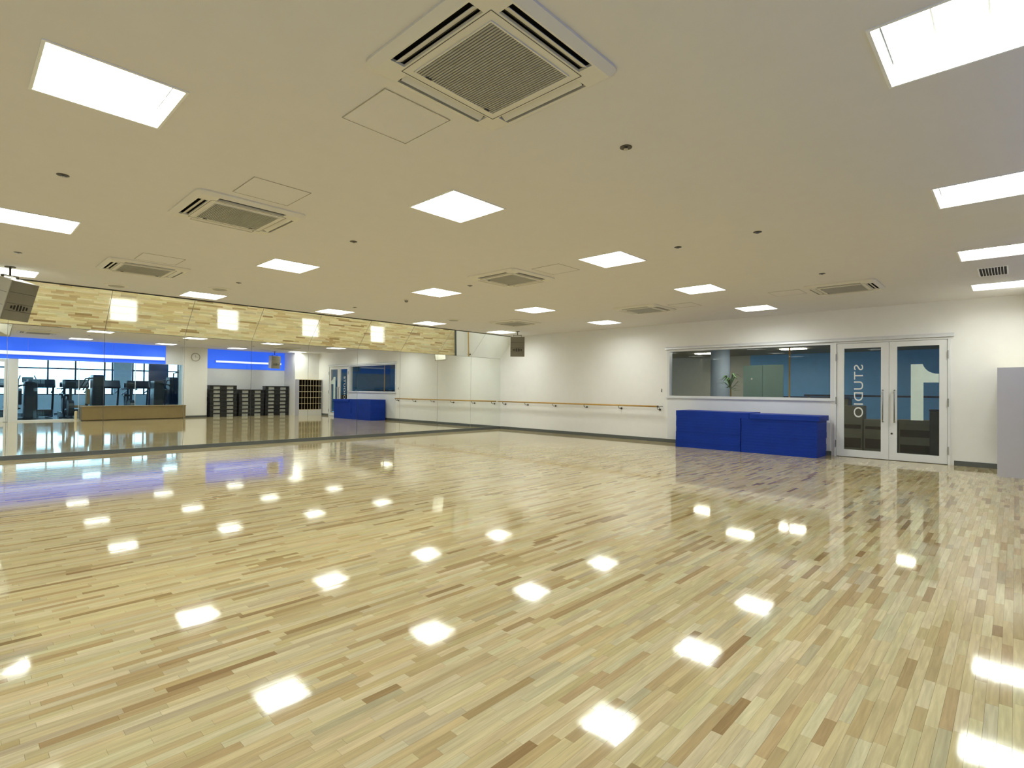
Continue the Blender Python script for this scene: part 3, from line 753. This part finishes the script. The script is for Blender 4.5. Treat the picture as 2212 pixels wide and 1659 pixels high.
bike(6.5, 3.5, PI, 'exercise bike by the windows, behind the treadmills')
elliptical(6.6, 4.6, PI, 'cross trainer before the middle gym windows')
bike(6.6, 5.8, PI, 'exercise bike in front of the grey window pier')
elliptical(6.6, 8.1, PI, 'cross trainer right of the dark board')
for i, (x, y) in enumerate(((2.6, 1.5), (2.6, 4.4), (2.6, 7.4), (5.4, 1.5), (5.4, 4.4), (5.4, 7.4))):  # glowing ceiling panels added to brighten the dark gym interior
    t = thing('gym_fill_light', 'flat light added to brighten the gym, %s %s' % (['first', 'second', 'third'][i % 3], 'near the glazing' if i < 3 else 'near the outside windows'), 'ceiling light', (x, y, 2.75), group='added gym fill lights')
    MB().box(-.3, .3, -.3, .3, -.02, -.003).build('diffuser', M['gymfill'], t); MB().box(-.32, .32, -.32, .32, -.0025, 0).build('frame', M['housing'], t)
t = thing('dark_board', 'tall dark navy board standing between the gym windows', 'board', (6.0, 6.95, 0))
MB().box(-.05, .05, -.40, .40, .05, 2.35, bevel=.01).build('panel', M['screen'], t)
for s in (-1, 1): MB().box(-.25, .25, s * .36, s * .32, 0, .05).build('foot', M['navy2'], t)

# ------------------------------------------------------------------ lobby beyond the door wall
LY1 = 18.0; ly0 = DY + .15
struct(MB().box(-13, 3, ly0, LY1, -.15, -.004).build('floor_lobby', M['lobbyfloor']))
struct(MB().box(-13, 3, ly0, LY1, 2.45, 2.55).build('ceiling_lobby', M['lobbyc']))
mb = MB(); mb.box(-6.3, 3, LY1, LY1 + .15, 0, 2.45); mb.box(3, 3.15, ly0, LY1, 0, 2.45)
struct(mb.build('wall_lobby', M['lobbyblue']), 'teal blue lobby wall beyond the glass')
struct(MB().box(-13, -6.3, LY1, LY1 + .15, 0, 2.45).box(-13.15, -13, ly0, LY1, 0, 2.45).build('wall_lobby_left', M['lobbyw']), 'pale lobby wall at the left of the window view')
m = MB(); m.tube([(-6.15, 15.2, 0), (-6.15, 15.2, 2.45)], .26, 28, cap=False)
struct(m.build('wall_column', M['lobbycol'], smooth=True), 'round pale blue lobby column behind the window')
t = thing('sliding_panel', 'pair of grey green panels standing behind the window glass', 'panel', (-5.05, 15.4, 0))
for k in (0, 1): MB().box(-.52 + k * .525, -.005 + k * .525, -.02, .02, 0.02, 2.0).build('panel', M['lobbygreen'], t)
MB().box(-.52, .52, -.022, .022, 0, .0195).build('floor_track', M['darksteel'], t)
MB().tube([(-.28, -.02, 1.62), (-.28, -.05, 1.62)], .025, 10).build('knob', M['white'], t)
t = thing('lobby_post', 'thin timber post between lobby and window glass', 'post', (-3.75, 13.2, 0))
MB().box(-.015, .015, -.015, .015, 0.02, 2.43).build('post', M['rail'], t); MB().box(-.05, .05, -.05, .05, 0, .0195).build('foot', M['darksteel'], t)
def plant(x, y, hh, label):
    t = thing('potted_palm', label, 'plant', (x, y, 0))
    MB().tube([(0, 0, 0), (0, 0, .32), (0, 0, .34)], [.12, .16, .15], 16).build('pot', M['pot'], t)
    MB().tube([(0, 0, .33), (.02, 0, 1.0), (0, .02, hh - .3)], .018, 6).build('stem', M['rail'], t)
    q = random.Random(5)
    m = MB()
    for k in range(26):
        a = k * 2.4; L = q.uniform(.26, .50); up = q.uniform(-.12, .34); z0 = hh - .40 + k * .006
        d = Vector((math.cos(a), math.sin(a), 0)); s = Vector((-math.sin(a), math.cos(a), 0)) * .026
        p0 = Vector((0, 0, z0)); p1 = p0 + d * L * .5 + Vector((0, 0, up)); p2 = p0 + d * L + Vector((0, 0, up * .6))
        m.add([p0 - s * .3, p0 + s * .3, p1 + s, p1 - s, p2, p1 + Vector((0, 0, -.006))], [(0, 1, 2, 3), (3, 2, 4), (0, 1, 5)])
    o = m.build('fronds', M['leaf'], t); o['kind'] = 'stuff'
plant(-5.55, 14.4, 1.72, 'thin potted palm beside the round lobby column')
t = thing('handrail', 'dark horizontal rail across the lobby behind the glass door', 'handrail', (-2.6, 13.8, 0))
MB().box(-1.0, 2.3, -.02, .02, 1.17, 1.21).build('top_rail', M['screen'], t)
for x in (-.9, 2.25): MB().box(x - .02, x + .02, -.015, .015, 0, 1.169).build('post', M['darksteel'], t)
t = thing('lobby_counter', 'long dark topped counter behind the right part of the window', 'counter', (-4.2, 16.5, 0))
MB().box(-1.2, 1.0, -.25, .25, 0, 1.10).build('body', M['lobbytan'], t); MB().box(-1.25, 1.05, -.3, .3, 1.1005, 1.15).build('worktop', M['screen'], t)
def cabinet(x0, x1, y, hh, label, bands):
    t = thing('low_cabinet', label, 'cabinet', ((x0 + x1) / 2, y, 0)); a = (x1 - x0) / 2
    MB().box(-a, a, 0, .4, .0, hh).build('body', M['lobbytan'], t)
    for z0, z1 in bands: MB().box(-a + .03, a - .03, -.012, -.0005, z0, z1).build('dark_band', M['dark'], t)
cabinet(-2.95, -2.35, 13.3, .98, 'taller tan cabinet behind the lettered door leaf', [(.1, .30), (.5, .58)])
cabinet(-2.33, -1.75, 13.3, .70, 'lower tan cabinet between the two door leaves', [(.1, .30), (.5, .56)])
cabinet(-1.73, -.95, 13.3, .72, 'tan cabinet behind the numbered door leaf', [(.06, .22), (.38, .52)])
t = thing('tall_bin', 'tall dark bin just behind the right edge of the glass door', 'bin', (-1.07, 12.75, 0))
MB().box(-.10, .10, -.12, .12, 0, .92, bevel=.015).build('body', M['black'], t); MB().box(-.105, .105, -.125, .125, .9205, .96, bevel=.01).build('lid', M['navy2'], t)
for i, (x, y) in enumerate(((-7.0, 16.2), (-5.2, 14.2), (-4.4, 15.8), (-1.9, 14.6), (-9.5, 14.5))):
    t = thing('lobby_light', 'flat lobby ceiling light, %s counted from the left through the glass' % ['second', 'third', 'fourth', 'fifth', 'first'][i], 'ceiling light', (x, y, 2.45), group='lobby ceiling lights')
    MB().box(-.3, .3, -.15, .15, -.02, -.003).build('diffuser', M['lobbylamp'], t); MB().box(-.32, .32, -.17, .17, -.0025, 0).build('frame', M['housing'], t)
